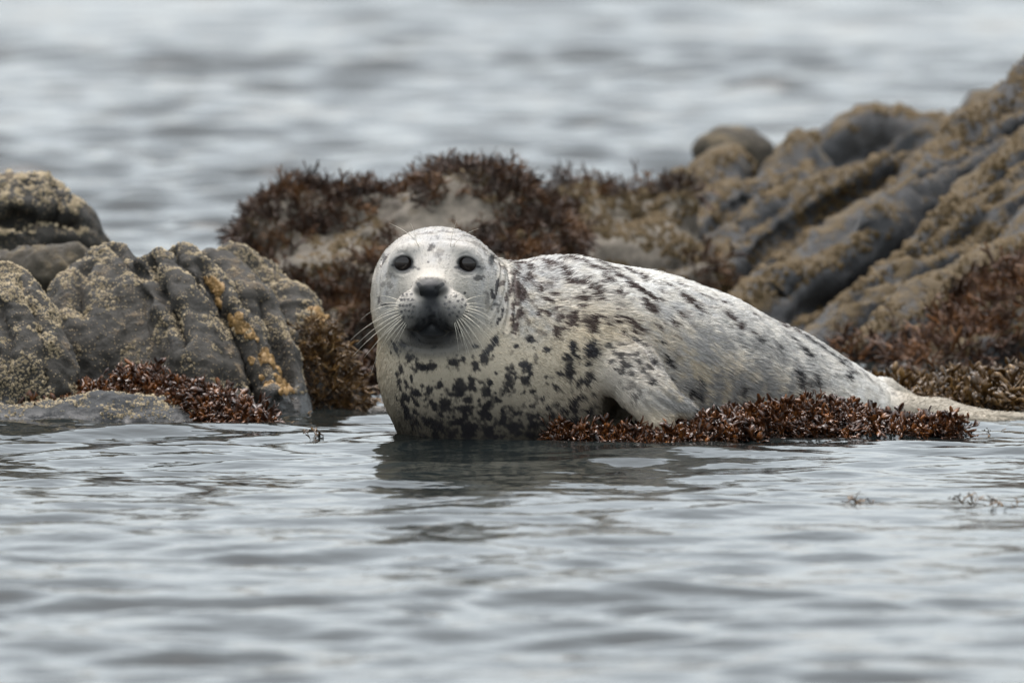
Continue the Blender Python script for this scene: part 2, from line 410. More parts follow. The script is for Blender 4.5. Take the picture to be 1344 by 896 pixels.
R['centre'] = rock('boulder', 'pale humped boulder shaggy with dark red seaweed behind the seal head', [
    [(424, 386, 2.4, 128), (600, 400, 2.4, 166)], [(600, 342, 2.42, 104), (664, 324, 2.42, 80)], [(430, 480, 2.2, 150), (640, 500, 2.2, 170)],
], M_ROCK_C, 0.010, 0.03, None, 0.020, 10, ridge=((1, 0, 0.45), 12, 0.012), seed=8, bed=((-0.4, 0, 0.9), 9, 0.030))
R['tan'] = rock('boulder', 'tan boulder tufted with seaweed between the humped boulder and the ridged outcrop', [
    [(770, 330, 3.1, 76), (845, 324, 3.1, 76)], [(770, 400, 3.0, 110), (850, 420, 3.0, 120)],
], M_ROCK_C, 0.011, 0.03, None, 0.024, 10, seed=9, bed=((-0.5, 0, 0.85), 8, 0.035))
R['knob'] = rock('boulder', 'rounded grey knob of rock on the skyline of the outcrop', [
    [(948, 207, 4.5, 38), (980, 208, 4.5, 38)], [(962, 230, 4.5, 44), (962, 430, 4.4, 80)]], M_ROCK_B, 0.012, 0.02, None, 0.016, 10, seed=10)
R['backslab'] = rock('boulder', 'broad brown-grey boulder behind the crest of the ridged outcrop', [
    [(1075, 240, 4.3, 68), (1150, 232, 4.3, 84), (1300, 235, 4.3, 96)], [(1080, 300, 4.3, 90), (1100, 430, 4.2, 120)], [(1280, 330, 4.2, 150), (1280, 430, 4.2, 160)],
], M_ROCK_R, 0.014, 0.04, None, 0.020, 9, seed=11, bed=((-0.45, 0, 0.9), 6, 0.05))
R['ridge'] = rock('rock_outcrop', 'large blue-grey outcrop with diagonal ridges crusted in ochre rising to the right edge', [
    [(1440, 122, 3.3, 80), (1300, 226, 3.1, 70), (1180, 312, 2.9, 60), (1060, 400, 2.7, 52), (960, 480, 2.5, 50)],
    [(1440, 190, 2.9, 70), (1300, 300, 2.7, 60), (1180, 395, 2.5, 52), (1080, 480, 2.3, 50)],
    [(1460, 290, 2.5, 70), (1330, 380, 2.3, 62), (1220, 450, 2.1, 60), (1120, 520, 1.9, 50)],
    [(1230, 235, 3.5, 44), (1100, 285, 3.3, 48), (1000, 350, 3.1, 46), (900, 430, 2.9, 50)],
    [(1060, 245, 3.7, 40), (960, 300, 3.4, 44), (880, 380, 3.1, 50), (830, 440, 3.0, 50)],
    [(975, 245, 3.8, 34), (890, 300, 3.5, 46), (830, 370, 3.2, 52), (790, 440, 3.0, 56)],
    [(1440, 330, 3.2, 170), (1200, 430, 2.9, 110), (1000, 500, 2.8, 90)],
    [(1440, 480, 2.0, 120), (1300, 520, 1.9, 80), (1180, 540, 1.7, 50)],
], M_ROCK_R, 0.010, 0.010, [
    ([(1335, 168), (1260, 214), (1190, 251)], 8, .022), ([(1190, 214), (1110, 255), (1040, 294), (976, 348)], 8, .024), ([(925, 245), (870, 290), (831, 326)], 9, .024), ([(1029, 278), (960, 320), (901, 364)], 7, .022),
    ([(1344, 208), (1280, 262), (1211, 321), (1160, 370), (1115, 412)], 8, .022), ([(1126, 310), (1060, 362), (1008, 407)], 7, .019), ([(1344, 290), (1280, 335), (1230, 380)], 6, .016), ([(985, 250), (930, 300), (870, 350)], 6, .016)], 0.016, 10, ridge=((-0.67, -0.8, -0.5), 15, 0.026), seed=12, bed=((-0.55, 0.0, 0.83), 9.5, 0.050))

# ------------------------------------------------------------------ scatter tools
def samples(o, n, zmin=0.0, seed=0):
    me = o.data; me.calc_loop_triangles(); T = np.zeros(len(me.loop_triangles) * 3, np.int32); me.loop_triangles.foreach_get('vertices', T); T = T.reshape(-1, 3)
    V = coords(me); N = normals(me); a, b, c = V[T[:, 0]], V[T[:, 1]], V[T[:, 2]]
    ar = np.linalg.norm(np.cross(b - a, c - a), axis=1); r = np.random.default_rng(seed)
    t = r.choice(len(T), n, p=ar / ar.sum()); u = np.sqrt(r.random(n)); v = r.random(n)
    w3 = np.stack([1 - u, u * (1 - v), u * v], 1)[:, :, None]
    p = (V[T[t]] * w3).sum(1); nn = (N[T[t]] * w3).sum(1); nn /= np.linalg.norm(nn, axis=1)[:, None] + 1e-9
    m = (p[:, 2] > zmin) & ((nn @ -FW) > -0.35)
    return p[m], nn[m]
def frames(g, roll):                           # rotation matrices whose z axis is g
    g = g / (np.linalg.norm(g, axis=1)[:, None] + 1e-9)
    ref = np.where(np.abs(g[:, 2:3]) > 0.9, np.array([[1.0, 0, 0]]), np.array([[0, 0, 1.0]]))
    x = np.cross(ref, g); x /= np.linalg.norm(x, axis=1)[:, None]; y = np.cross(g, x)
    c, s = np.cos(roll)[:, None], np.sin(roll)[:, None]
    return np.stack([x * c + y * s, -x * s + y * c, g], 2)
def merged(name, variants, pos, Rm, sc, vi, mat, parent):
    Vs, Fs, base = [], [], 0
    for k, (v, f) in enumerate(variants):
        s = np.where(vi == k)[0]
        if not len(s): continue
        q = np.einsum('nij,vj->nvi', Rm[s] * sc[s][:, None, None], v) + pos[s][:, None, :]
        Vs.append(q.reshape(-1, 3)); off = base + np.arange(len(s)) * len(v)
        Fs.append((f[None] + off[:, None, None]).reshape(-1, f.shape[1])); base += len(s) * len(v)
    if not Vs: return None
    o = obj(name, mk_mesh(name, np.concatenate(Vs), np.concatenate(Fs)), mat, parent); o['kind'] = 'stuff'
    return o

def barnacle(seed):                            # a ribbed truncated cone with a sunken mouth
    r = random.Random(seed); n = 7; V = []
    for rad, h in ((1.0, -0.15), (0.55, 0.75), (0.30, 0.35)):
        for k in range(n):
            a = 2 * math.pi * k / n; q = rad * (1 + r.uniform(-.16, .16)); V.append((q * math.cos(a), q * math.sin(a), h))
    F = [(l * n + k, l * n + (k + 1) % n, (l + 1) * n + (k + 1) % n, (l + 1) * n + k) for l in range(2) for k in range(n)]
    return np.array(V), np.array(F)
BARN = [barnacle(i) for i in range(5)]
def barnacles(o, n, mask, size, mat, seed, name='barnacle_crust', zmin=0.03):
    p, nn = samples(o, n, zmin, seed); r = np.random.default_rng(seed)
    x, y = topix(p); m = mask(x, y, p, nn); p, nn = p[m], nn[m]
    sc = size * np.exp(r.normal(0, 0.35, len(p)))
    merged(name, BARN, p, frames(nn + r.normal(0, .12, nn.shape), r.random(len(p)) * 6.28), sc, r.integers(0, 5, len(p)), mat, o)

def clumpy(scale, th, seed):
    return lambda x, y, p, n: fbm(p + seed, scale, 3) + 0.25 * n[:, 2] > th
barnacles(R['pleated'], 30000, clumpy(22, 0.22, 1), 0.0015, M_BARN, 1)
barnacles(R['lobe'], 9000, clumpy(16, 0.2, 2), 0.0016, M_BARN, 2)
barnacles(R['corner'], 22000, clumpy(24, 0.18, 3), 0.0016, M_BARN, 3)
barnacles(R['backleft'], 9000, lambda x, y, p, n: fbm(p, 12, 3) + 0.8 * n[:, 2] > 0.30, 0.0030, M_BARN, 4)
barnacles(R['slab'], 9000, clumpy(18, 0.16, 5), 0.0016, M_BARN, 5, zmin=0.012)
RD = np.array([-0.67, -0.8, -0.5]); RD /= np.linalg.norm(RD)
def ochre_band(x, y, p, n):                    # clusters that follow a cleft of the boulder
    t = (y - 380) / 120; c = 285 + 75 * t
    return (np.abs(x - c) < 8 + 7 * t) & (y > 365) & (y < 515) & (fbm(p, 34, 2) > 0.12)
barnacles(R['pleated'], 60000, ochre_band, 0.0040, M_MUSS, 6, 'ochre_barnacle_crust')
barnacles(R['lobe'], 16000, lambda x, y, p, n: (fbm(p, 24, 2) > 0.26) & (y > 395) & (x > 360) & (y < 500), 0.0048, M_MUSS, 7, 'ochre_barnacle_crust')
barnacles(R['ridge'], 60000, lambda x, y, p, n: (fbm(p - np.outer(p @ RD, RD) * .8, 14, 4) + 0.30 * n[:, 2] > 0.30), 0.0042, M_CRUST, 8, 'ochre_crust')
barnacles(R['centre'], 14000, clumpy(12, 0.28, 11), 0.0040, M_CRUST, 10, 'ochre_crust')
barnacles(R['tan'], 9000, clumpy(12, 0.05, 12), 0.0045, M_CRUST, 11, 'ochre_crust')
barnacles(R['backslab'], 12000, lambda x, y, p, n: fbm(p, 8, 3) + 0.3 * n[:, 2] > 0.34, 0.005, M_CRUST, 9, 'ochre_crust')

# ------------------------------------------------------------------ seaweed
def frond(seed, depth=2, curl=0.5, wid=0.16, steps=2):  # a forked flat blade of unit length, growing along +z
    r = random.Random(seed); V, F = [], []
    def ring(c, side, nrm, wd):
        b = len(V); th = wd * 0.22
        for q in (c - side * wd, c + nrm * th, c + side * wd, c - nrm * th): V.append(tuple(q))
        return b
    def quad(a, b):
        for k in range(4): F.append((a + k, a + (k + 1) % 4, b + (k + 1) % 4, b + k))
    def grow(c, d, side, L, wd, lev, prev):
        nrm = d.cross(side).normalized(); bend = r.uniform(-curl, curl)
        for k in range(steps):
            d = (d + nrm * bend * (1.0 / steps) + side * r.uniform(-.15, .15)).normalized(); nrm = d.cross(side).normalized(); side = nrm.cross(d).normalized()
            c = c + d * (L / steps)
            tip = lev == 0 and k == steps - 1
            w2 = wd * (1.35 if lev == 0 and not tip else 0.62 if tip else 1.0)
            b = ring(c, side, nrm, w2); quad(prev, b); prev = b
        if lev > 0:
            for s in (-1, 1):
                a = r.uniform(0.3, 0.7) * s; d2 = (d * math.cos(a) + side * math.sin(a) + nrm * r.uniform(-.35, .35)).normalized()
                s2 = (side * math.cos(a) - d * math.sin(a)).normalized()
                grow(c, d2, s2, L * r.uniform(0.7, 0.95), wd * 0.95, lev - 1, ring(c, s2, d2.cross(s2).normalized(), wd * 0.8))
    d, s = Vector((0, 0, 1)), Vector((1, 0, 0)); c = Vector((0, 0, 0))
    grow(c, d, s, 0.42, wid * 0.55, depth, ring(c, s, d.cross(s), wid * 0.3))
    return np.array(V), np.array(F)
FROND = [frond(i, 2, 1.5, 0.100 + 0.016 * (i % 4), 3) for i in range(12)]
FROND_LITE = [frond(40 + i, 2, 0.9, 0.075 + 0.012 * (i % 4), 1) for i in range(12)]
FROND_MESH = {}
def frond_mesh(k, mat):
    key = (k, mat.name)
    if key not in FROND_MESH:
        me = mk_mesh('frond', *FROND[k]); me.materials.append(mat); FROND_MESH[key] = me
    return FROND_MESH[key]
def place_fronds(root, pos, g, size, mat, nsingle, seed):
    """the nsingle fronds nearest the camera side become parts of their own, the rest one tangled part"""
    r = np.random.default_rng(seed); n = len(pos); Rm = frames(g, r.random(n) * 6.28); vi = r.integers(0, len(FROND), n)
    order = np.argsort(pos[:, 1] - 0.6 * pos[:, 2]); one, rest = order[:nsingle], order[nsingle:]
    for i in one:
        o = obj('frond', frond_mesh(int(vi[i]), mat), None, root)
        M = np.eye(4); M[:3, :3] = Rm[i] * size[i]; M[:3, 3] = pos[i]; o.matrix_local = Matrix(M.tolist())
    merged('frond_mass', FROND if nsingle else FROND_LITE, pos[rest], Rm[rest], size[rest], vi[rest], mat, root)

def mound_clump(name, label, prof, mat, n, size, nsingle, seed, up=0.7, lean=(0, -0.25, 0), depth=0.055, group='seaweed clumps'):
    """a tangle heaped along a line; prof: (px, top_py, Y of its middle, half depth)"""
    root = empty(name, label, 'seaweed', group); r = np.random.default_rng(seed)
    pr = np.array(prof, float); xs = r.uniform(pr[0, 0], pr[-1, 0], n)
    top = np.interp(xs, pr[:, 0], pr[:, 1]); Ym = np.interp(xs, pr[:, 0], pr[:, 2]); hd = np.interp(xs, pr[:, 0], pr[:, 3])
    base = np.array([P(a, b, c) for a, b, c in zip(xs, top, Ym)])
    t = r.uniform(-1, 1, n); prof_h = np.sqrt(np.clip(1 - t * t, 0, 1))
    pos = base.copy(); H = np.maximum(base[:, 2] - 1.15 * size, 0.004)
    H = H * (1 + 0.5 * fbm(np.stack([base[:, 0], t * .1, base[:, 1]], 1), 16, 2)); pos[:, 1] += t * hd; pos[:, 2] = H * prof_h * r.uniform(0.75, 1.05, n) - 0.004
    g = np.stack([r.normal(0, 0.7, n), t * 0.9 + r.normal(0, .45, n), up + 0.5 * prof_h + r.normal(0, .35, n)], 1) + np.array(lean)
    place_fronds(root, pos, g, size * np.exp(np.clip(r.normal(-0.08, 0.34, n), -.9, .6)), mat, nsingle, seed)
    # the matted holdfasts under the fronds
    na, nb = len(prof) * 6, 14; A = np.linspace(pr[0, 0], pr[-1, 0], na); V = []
    for a in A:
        tp, ym, h = (np.interp(a, pr[:, 0], pr[:, j]) for j in (1, 2, 3)); c = P(a, tp, ym); hh = max(c[2] - 0.95 * size, 0.003)
        for k in range(nb):
            th = math.pi * k / (nb - 1); V.append((c[0], c[1] - math.cos(th) * h * 0.95, hh * math.sin(th) * 0.92 - 0.012))
    V = np.array(V); V += 0.006 * fbm(V, 40, 3)[:, None] * np.array([[1, 1, 1]])
    i = np.arange(na * nb).reshape(na, nb); F = np.stack([i[:-1, :-1], i[1:, :-1], i[1:, 1:], i[:-1, 1:]], -1).reshape(-1, 4)
    obj('holdfast_mat', mk_mesh('holdfast_mat', V, F), M_MAT, root)
    return root

def surface_clump(name, label, o, n, mask, mat, size, seed, hang=0.5, nsingle=0, out=0.8, group='seaweed clumps', rnd=0.35):
    root = empty(name, label, 'seaweed', group)
    p, nn = samples(o, n, 0.0, seed); r = np.random.default_rng(seed); x, y = topix(p); m = mask(x, y, p, nn); p, nn = p[m], nn[m]
    g = nn * out + np.array([0, 0, -hang]) * (1 - np.clip(nn[:, 2:3], 0, 1) * 0.7) + r.normal(0, rnd, nn.shape)
    place_fronds(root, p - nn * 0.004, g, size * np.exp(np.clip(r.normal(-0.05, 0.36, len(p)), -.8, .75)), mat, nsingle, seed)
    return root

mound_clump('seaweed_clump', 'red-brown seaweed heaped at the water along the seal belly',
    [(724, 583, -.06, .03), (765, 572, -.05, .06), (800, 564, -.05, .07), (860, 560, -.05, .08), (905, 543, -.02, .09), (960, 527, .07, .11), (1010, 522, .14, .12),
     (1060, 513, .20, .12), (1110, 518, .22, .12), (1150, 536, .24, .10), (1190, 549, .20, .08), (1226, 566, .17, .04), (1258, 570, .17, .02)],
    M_WEED, 4400, 0.029, 300, 21, up=0.12)
mound_clump('seaweed_clump', 'red-brown seaweed draped between the low slab and the clefted boulder',
    [(30, 516, .5, .05), (80, 496, .54, .06), (130, 484, .56, .08), (190, 474, .56, .08), (240, 482, .52, .08), (275, 496, .48, .08), (310, 512, .42, .10), (340, 530, .36, .08), (352, 552, .32, .05)],
    M_WEED, 2700, 0.029, 300, 22, up=0.1)
surface_clump('seaweed_clump', 'shaggy dark red seaweed covering the humped boulder behind the seal', R['centre'], 44000,
    lambda x, y, p, n: ((y < 318 - 0.34 * (x - 400) - 12 + 18 * fbm(p, 10, 2))) | (y > 352 - 0.2 * (x - 400) + 25 * fbm(p, 8, 2)) | (x > 640 + 40 * fbm(p, 8, 2)) | (fbm(p, 14, 3) > 0.30),
    M_WEED_BACK, 0.026, 23, hang=0.8, rnd=0.5, out=0.6)
surface_clump('seaweed_clump', 'small dark seaweed tufts on top of the tan boulder', R['tan'], 6000,
    lambda x, y, p, n: ((y < 258) & (fbm(p, 9, 2) > -.05)) | (fbm(p, 8, 3) > 0.3), M_WEED_BACK, 0.030, 24, hang=0.3)
surface_clump('seaweed_clump', 'rust seaweed bank on the lower outcrop behind the seal tail', R['ridge'], 70000,
    lambda x, y, p, n: (y > 452 - 0.42 * (x - 1100) + 34 * fbm(p, 7, 2)) & (x > 1060) , M_WEED_BANK, 0.036, 25, hang=0.8, out=0.6, rnd=0.5)
mound_clump('seaweed_clump', 'olive-brown seaweed at the water behind the hind flippers',
    [(1090, 520, .95, .1), (1170, 500, .95, .16), (1230, 488, .95, .20), (1300, 482, .95, .24), (1400, 478, .95, .26), (1480, 500, .95, .15)], M_WEED_OLIVE, 2600, 0.036, 200, 26, up=0.1)
surface_clump('seaweed_clump', 'brown weed hanging down the dark rounded boulder', R['lobe'], 12000,
    lambda x, y, p, n: (x + 0.25 * (y - 400) > 392 + 25 * fbm(p, 12, 2)) & (y > 420), M_WEED_OLIVE, 0.022, 27, hang=0.9)
mound_clump('seaweed_clump', 'low brown seaweed strewn at the water left of the seal cheek',
    [(425, 500, 1.3, .04), (450, 484, 1.35, .1), (490, 480, 1.4, .12), (520, 486, 1.4, .1), (560, 490, 1.4, .05)], M_WEED_BACK, 300, 0.04, 60, 28)
def floating(label, spots, seed, mat=M_WEED_OLIVE):
    root = empty('floating_seaweed', label, 'seaweed', 'floating seaweed scraps'); r = np.random.default_rng(seed)
    for px, py, sz in spots:
        c = P(px, py, water_y(py)); c[2] = 0.001
        for q in range(3):
            o = obj('frond', frond_mesh(int(r.integers(0, 12)), mat), None, root)
            g = np.array([[r.normal(0, 1), r.normal(0, .5), 0.10]]); M = np.eye(4); M[:3, :3] = frames(g, np.array([r.random() * .6]))[0] * sz * r.uniform(.7, 1.2)
            M[:3, :3] = np.diag([1, 1, .3]) @ M[:3, :3]; M[:3, 3] = c + np.array([r.normal(0, .008), r.normal(0, .02), 0]); o.matrix_local = Matrix(M.tolist())
floating('scrap of brown seaweed floating between the slab and the seal chest', [(395, 581, .030), (412, 583, .034), (428, 586, .040)], 31)
floating('tiny dark scrap of weed floating close beside the seal chest', [(504, 576, .012)], 32)
floating('pale brown weed scrap floating in open water below the hind flippers', [(1118, 662, .028), (1128, 663, .030), (1136, 663, .024)], 33)
floating('ochre weed scrap floating by the right edge of the photo', [(1258, 661, .024), (1280, 662, .022), (1300, 664, .036), (1306, 665, .036), (1334, 666, .024)], 34)
floating('thin weed strand floating at the tip of the belly seaweed', [(1282, 570, .022), (1300, 569, .016)], 35)
floating('dark weed fragments floating off the clefted boulder', [(350, 560, .02), (385, 545, .024), (372, 558, .018)], 36)

# ------------------------------------------------------------------ the seal
def build_seal():
    s0 = S(0)
    ax = lambda *segs: np.unique(np.concatenate([np.arange(a, b, st) for a, b, st in segs]).round(5))
    F = Field(ax((-.255, .02, .0025), (.02, .90, .0056)), ax((-.29, -.02, .0027), (-.02, .90, .0056)), ax((-.05, .13, .0045), (.13, .37, .0026)))
    F.chain([(632, 528, .06, 108), (615, 478, .035, 110)], .02)
    F.chain([(615, 478, .035, 108), (700, 486, .13, 132), (745, 484, .17, 138), (820, 499, .27, 138), (870, 510, .325, 134), (920, 522, .38, 127), (1010, 541, .47, 107), (1080, 554, .53, 79), (1135, 556, .58, 51), (1185, 552, .62, 26)], .045)
    F.cone(P(632, 545, .05), P(800, 560, .2), 104 * s0, 120 * s0, .03)
    # neck and head
    F.cone(P(578, 395, -.035), P(660, 456, .09), 80 * s0, 110 * s0, .03)
    F.cone(P(574, 400, -.02), P(612, 480, .03), 79 * s0, 107 * s0, .03)
    F.ell(P(574, 373, -.03), np.array([83, 88, 75]) * s0, .02)
    F.ell(P(572, 412, -.03), np.array([76, 78, 52]) * s0, .025)
    # face: brows, rostrum, whisker pads, nose, jaw
    for ex in (529, 613.5): F.ell(P(ex, 345, -.100), np.array([19, 15, 17]) * s0, .012)
    for bx in (540, 602): F.ell(P(bx, 328, -.098), np.array([20, 12, 9]) * s0, .014)
    F.cone(P(571, 366, -.085), P(566, 392, -.160), 38 * s0, 30 * s0, .022)
    F.cone(P(569, 410, -.10), P(567, 430, -.128), 42 * s0, 19 * s0, .016)           # lower jaw
    for px, sg in ((544, -1), (590, 1)):
        F.ell(P(px, 405, -.172), np.array([26, 24, 24]) * s0, .008)
        F.ell(P(px - sg * 2 + sg * 2, 420, -.168), np.array([20, 18, 15]) * s0, .007)
    F.ell(P(565.5, 379, -.183), np.array([22, 17, 12]) * s0, .006)
    F.ell(P(565.5, 370, -.172), np.array([17, 17, 8]) * s0, .008)
    # mouth opening between the pads and the lower lip
    F.cone(P(567, 418, -.205), P(541, 436, -.178), 1.8 * s0, 2.2 * s0, .003, 's'); F.cone(P(567, 418, -.205), P(594, 436, -.178), 1.8 * s0, 2.2 * s0, .003, 's')
    F.cone(P(556, 433, -.160), P(579, 433, -.160), 9.5 * s0, 9.5 * s0, .007)                # lower lip
    # groove of the upper lip, nostrils, ears
    F.cone(P(566, 388, -.212), P(567, 418, -.208), 2.0 * s0, 2.5 * s0, .005, 's')
    for pts in (((550, 374), (552.5, 378), (554, 386)), ((580, 374), (574, 378), (572.5, 386))):
        for a, b in zip(pts[:-1], pts[1:]): F.cone(P(*a, -.204), P(*b, -.206), 3.6 * s0, 3.6 * s0, .002, 's')
    for e in ((503, 339, -.055), (645, 341, -.045)): F.ell(P(*e), np.array([3.0, 6, 6]) * s0, .006, 's')
    # eye openings
    eyes = [(529, 346, -.116), (613.5, 347, -.116)]
    EY = []; tilt = [math.radians(18), math.radians(-22)]
    for e, ta in zip(eyes, tilt):
        c = P(*e); EY.append(c); F.ell(c + np.array([0, -.004, 0]), np.array([13.6, 13, 9.8]) * s0, .003, 's', rot=((math.cos(ta), 0, math.sin(ta)), (0, 1, 0), (-math.sin(ta), 0, math.cos(ta))))
    # fore flipper with the hollow behind the chest
    F.ell(P(806, 545, -.005), np.array([17, 50, 50]) * s0, .018, 's')
    F.ell(P(818, 556, -.035), np.array([20, 45, 42]) * s0, .014, 's')
    F.cone(P(812, 562, -.07), P(816, 534, .12), 22 * s0, 15 * s0, .012, 's'); F.cone(P(806, 540, -.06), P(812, 505, .10), 13 * s0, 6 * s0, .012, 's')
    fn = np.array([0.25, -0.93, 0.28])
    for a, b, ra, rb in (((800, 462, .075), (832, 494, .014), 46, 36), ((832, 494, .010), (858, 522, -.015), 35, 26), ((856, 518, -.010), (903, 538, .0), 25, 13), ((848, 520, -.008), (866, 556, -.03), 24, 17)):
        F.cone(P(*a), P(*b), ra * s0, rb * s0, .026, flat=(fn, 1.45))
    # hind flippers
    up = np.array([0.1, -0.45, 0.88])
    for a, b, ra, rb in (((1135, 552, .56), (1185, 537, .56), 42, 24), ((1185, 537, .55), (1235, 538, .52), 24, 18), ((1235, 538, .52), (1285, 547, .50), 18, 12), ((1280, 547, .50), (1375, 550, .48), 12, 8), ((1235, 545, .50), (1330, 556, .44), 14, 7)):
        F.cone(P(*a), P(*b), ra * s0, rb * s0, .014, flat=(up, 1.25))
    for a, b, ra, rb in (((1120, 524, .64), (1162, 512, .68), 24, 16), ((1162, 512, .68), (1204, 528, .70), 16, 8)):
        F.cone(P(*a), P(*b), ra * s0, rb * s0, .012)
    F.D[:, :, :1] = np.maximum(F.D[:, :, :1], .003)
    V, Q = F.mesh()
    me0 = mk_mesh('body', V, Q); tmp = obj('body_tmp', me0)
    md = tmp.modifiers.new('s', 'SMOOTH'); md.factor = 0.4; md.iterations = 2
    md = tmp.modifiers.new('u', 'SUBSURF'); md.levels = 1; md.render_levels = 1
    dg = bpy.context.evaluated_depsgraph_get()
    me = bpy.data.meshes.new_from_object(tmp.evaluated_get(dg)); me.name = 'body'
    bpy.data.objects.remove(tmp)
    V = coords(me); N = normals(me)
    Q = np.zeros(len(me.loops), np.int32); me.loops.foreach_get('vertex_index', Q); Q = Q.reshape(-1, 4)
    bvh = BVHTree.FromPolygons(V.tolist(), Q.tolist())
    def hit(px, py):
        r = Vector(ray(px, py)).normalized(); h = bvh.ray_cast(Vector(CAMP), r)
        return (np.array(h[0]), np.array(h[1])) if h[0] is not None and h[0].y < 1.2 else (None, None)
    # folds of skin at the neck, round the eyes and along the flipper
    folds = [([(648, 322), (656, 345), (657, 368), (652, 392), (642, 412)], 3.0, 4.2), ([(655, 335), (664, 352), (669, 380), (669, 405), (664, 432)], 3.0, 3.6),
             ([(662, 342), (674, 372), (677, 402), (675, 435)], 3.2, 2.6), ([(506, 332), (500, 350), (497, 375), (499, 400)], 3.0, 1.8),
             ([(822, 437), (838, 452), (852, 470), (862, 488)], 4.0, 3.0), ([(846, 512), (864, 526), (880, 538)], 3.0, 2.0), ([(858, 504), (876, 519), (893, 533)], 3.0, 2.0), ([(840, 524), (852, 538), (862, 550)], 3.0, 2.0), ([(556, 309), (580, 306), (604, 309)], 3, 1.0), ([(552, 318), (580, 315), (612, 322)], 3, .8),
             ([(514, 352), (520, 358), (530, 360), (541, 356)], 1.8, .9), ([(598, 356), (608, 361), (620, 361), (630, 353)], 1.8, .9),
             ([(518, 336), (528, 331), (540, 337)], 1.8, .9), ([(600, 337), (612, 332), (626, 339)], 1.8, .9), ([(517, 440), (530, 452), (560, 459), (590, 457), (612, 446)], 4, 1.2)]
    disp = np.zeros(len(V))
    for pts, wpx, dep in folds:
        hs = [hit(*p)[0] for p in pts]; hs = [h for h in hs if h is not None]
        if len(hs) < 2: continue
        best = np.full(len(V), 9.0); lo = np.min(hs, 0) - .03; hi = np.max(hs, 0) + .03
        idx = np.where(((V > lo) & (V < hi)).all(1))[0]
        for j, (a, b) in enumerate(zip(hs[:-1], hs[1:])):
            v = b - a; t = np.clip(((V[idx] - a) @ v) / (v @ v), 0, 1); best[idx] = np.minimum(best[idx], np.linalg.norm(V[idx] - a - t[:, None] * v, axis=1))
        ends = np.minimum(np.linalg.norm(V[idx] - hs[0], axis=1), np.linalg.norm(V[idx] - hs[-1], axis=1)); fade = smooth(0, .02, ends + .004)
        q = best[idx] / (wpx * s0); disp[idx] += fade * dep * .001 * (-np.exp(-q * q) + 0.35 * np.exp(-(q - 2) ** 2))
    disp += .0012 * fbm(V, 35, 3) * smooth(-.02, .05, V[:, 0]) + .001 * fbm(V, 9, 2) * smooth(.0, .1, V[:, 0])
    V = V + N * disp[:, None]
    me.vertices.foreach_set('co', V.astype(np.float32).ravel()); me.update(); N = normals(me)
    bvh = BVHTree.FromPolygons(V.tolist(), Q.tolist())

    # ---- coat: spots are (px, py, major, minor, angle, strength); each is laid on the skin where it grows
    SP = []
    def sp(txt, st=1.0):
        for it in txt.replace('\n', ';').split(';'):
            f = [float(q) for q in it.split()]
            if len(f) >= 3:
                while len(f) < 5: f.append(f[2] if len(f) == 3 else 0)
                SP.append((*f[:5], f[5] if len(f) > 5 else st))
    # shoulders and neck
    sp("679 377 8 5 70;684 391 7 5 80;665 335 5 2 10;677 341 8 3 10;677 349 4 3 40;692 350 5 3 60;674 357 3 4;687 366 5 3 50;695 364 7 3 50;713 342 8 2.5 15;715 348 5 2 10;727 345 6 1.6 15;751 339 14 4 10;696 338 5 1.5 8;740 357 10 3 30;752 369 10 3.5 20;707 378 3 3;725 386 3 1.7 0;716 392 5 2 25;727 405 3 2.5 0;718 411 5 2 20;734 415 5 5;750 414 8 3.2 -20;750 425 6 4 40;777 382 10 3.5 35;785 392 7 2 15;761 392 9 3 0;761 402 4 2 0;705 411 3.5 3 0;673 409 8 2 95;681 414 9 3 100;677 429 9 3.5 105;695 445 6 5 30;677 454 3 2 20;728 435 4 5;738 430 4 2 10;749 452 5 5;784 415 11 2 5;768 421 9 1.5 -10;777 426 8 5 100;796 422 4 2.5 10;777 450 9 6 100;773 459 8 6 0;784 353 9 3 30;788 370 9 2 20;653 378 9 2 100;648 394 9 2 110;668 379 6 1.5 85;652 423 9 3 115;649 445 8 5 115;660 408 5 2 100;664 392 5 1.5 100")
    sp("718 353 5 2 40;766 364 8 2 10;724 367 5 3 40;721 375 8 2.5 10;709 436 7 2 25;700 372 6 3 30;735 348 7 2 20;770 350 8 2 20;690 420 6 2 60;700 400 5 2 40;765 345 10 2 15", .55)
    # back
    sp("819 352 10 3 20;799 368 9 3 30;811 362 14 3.5 30;831 375 14 4 30;852 387 11 3 40;842 366 5 2 40;863 379 6 3 35;862 372 4 1.5 30;813 384 5 2.5 15;849 400 13 4 42;902 393 13 4 38;915 404 6 3 50;886 407 6 1.5 50;879 421 7 2.5 60;889 373 8 1.5 25;919 386 7 1.2 30;890 424 2 2;869 423 2 1.5 0;862 428 5 1.5 50;808 422 5 2 5;808 414 3 1.5 0;825 420 11 2 35;842 432 5 4 45;819 439 9 1.8 60;832 435 4 1.5 45;836 448 10 1.5 42;867 447 3 1.5 50;785 344 9 2.5 15;800 350 9 2 18;838 360 9 2 25;872 372 7 1.5 25")
    sp("828 394 4 2 30;809 398 8 2 35;795 382 10 1.5 30;822 366 7 2 30;860 395 5 2 40;896 410 6 5 30;905 425 6 2 50", .5)
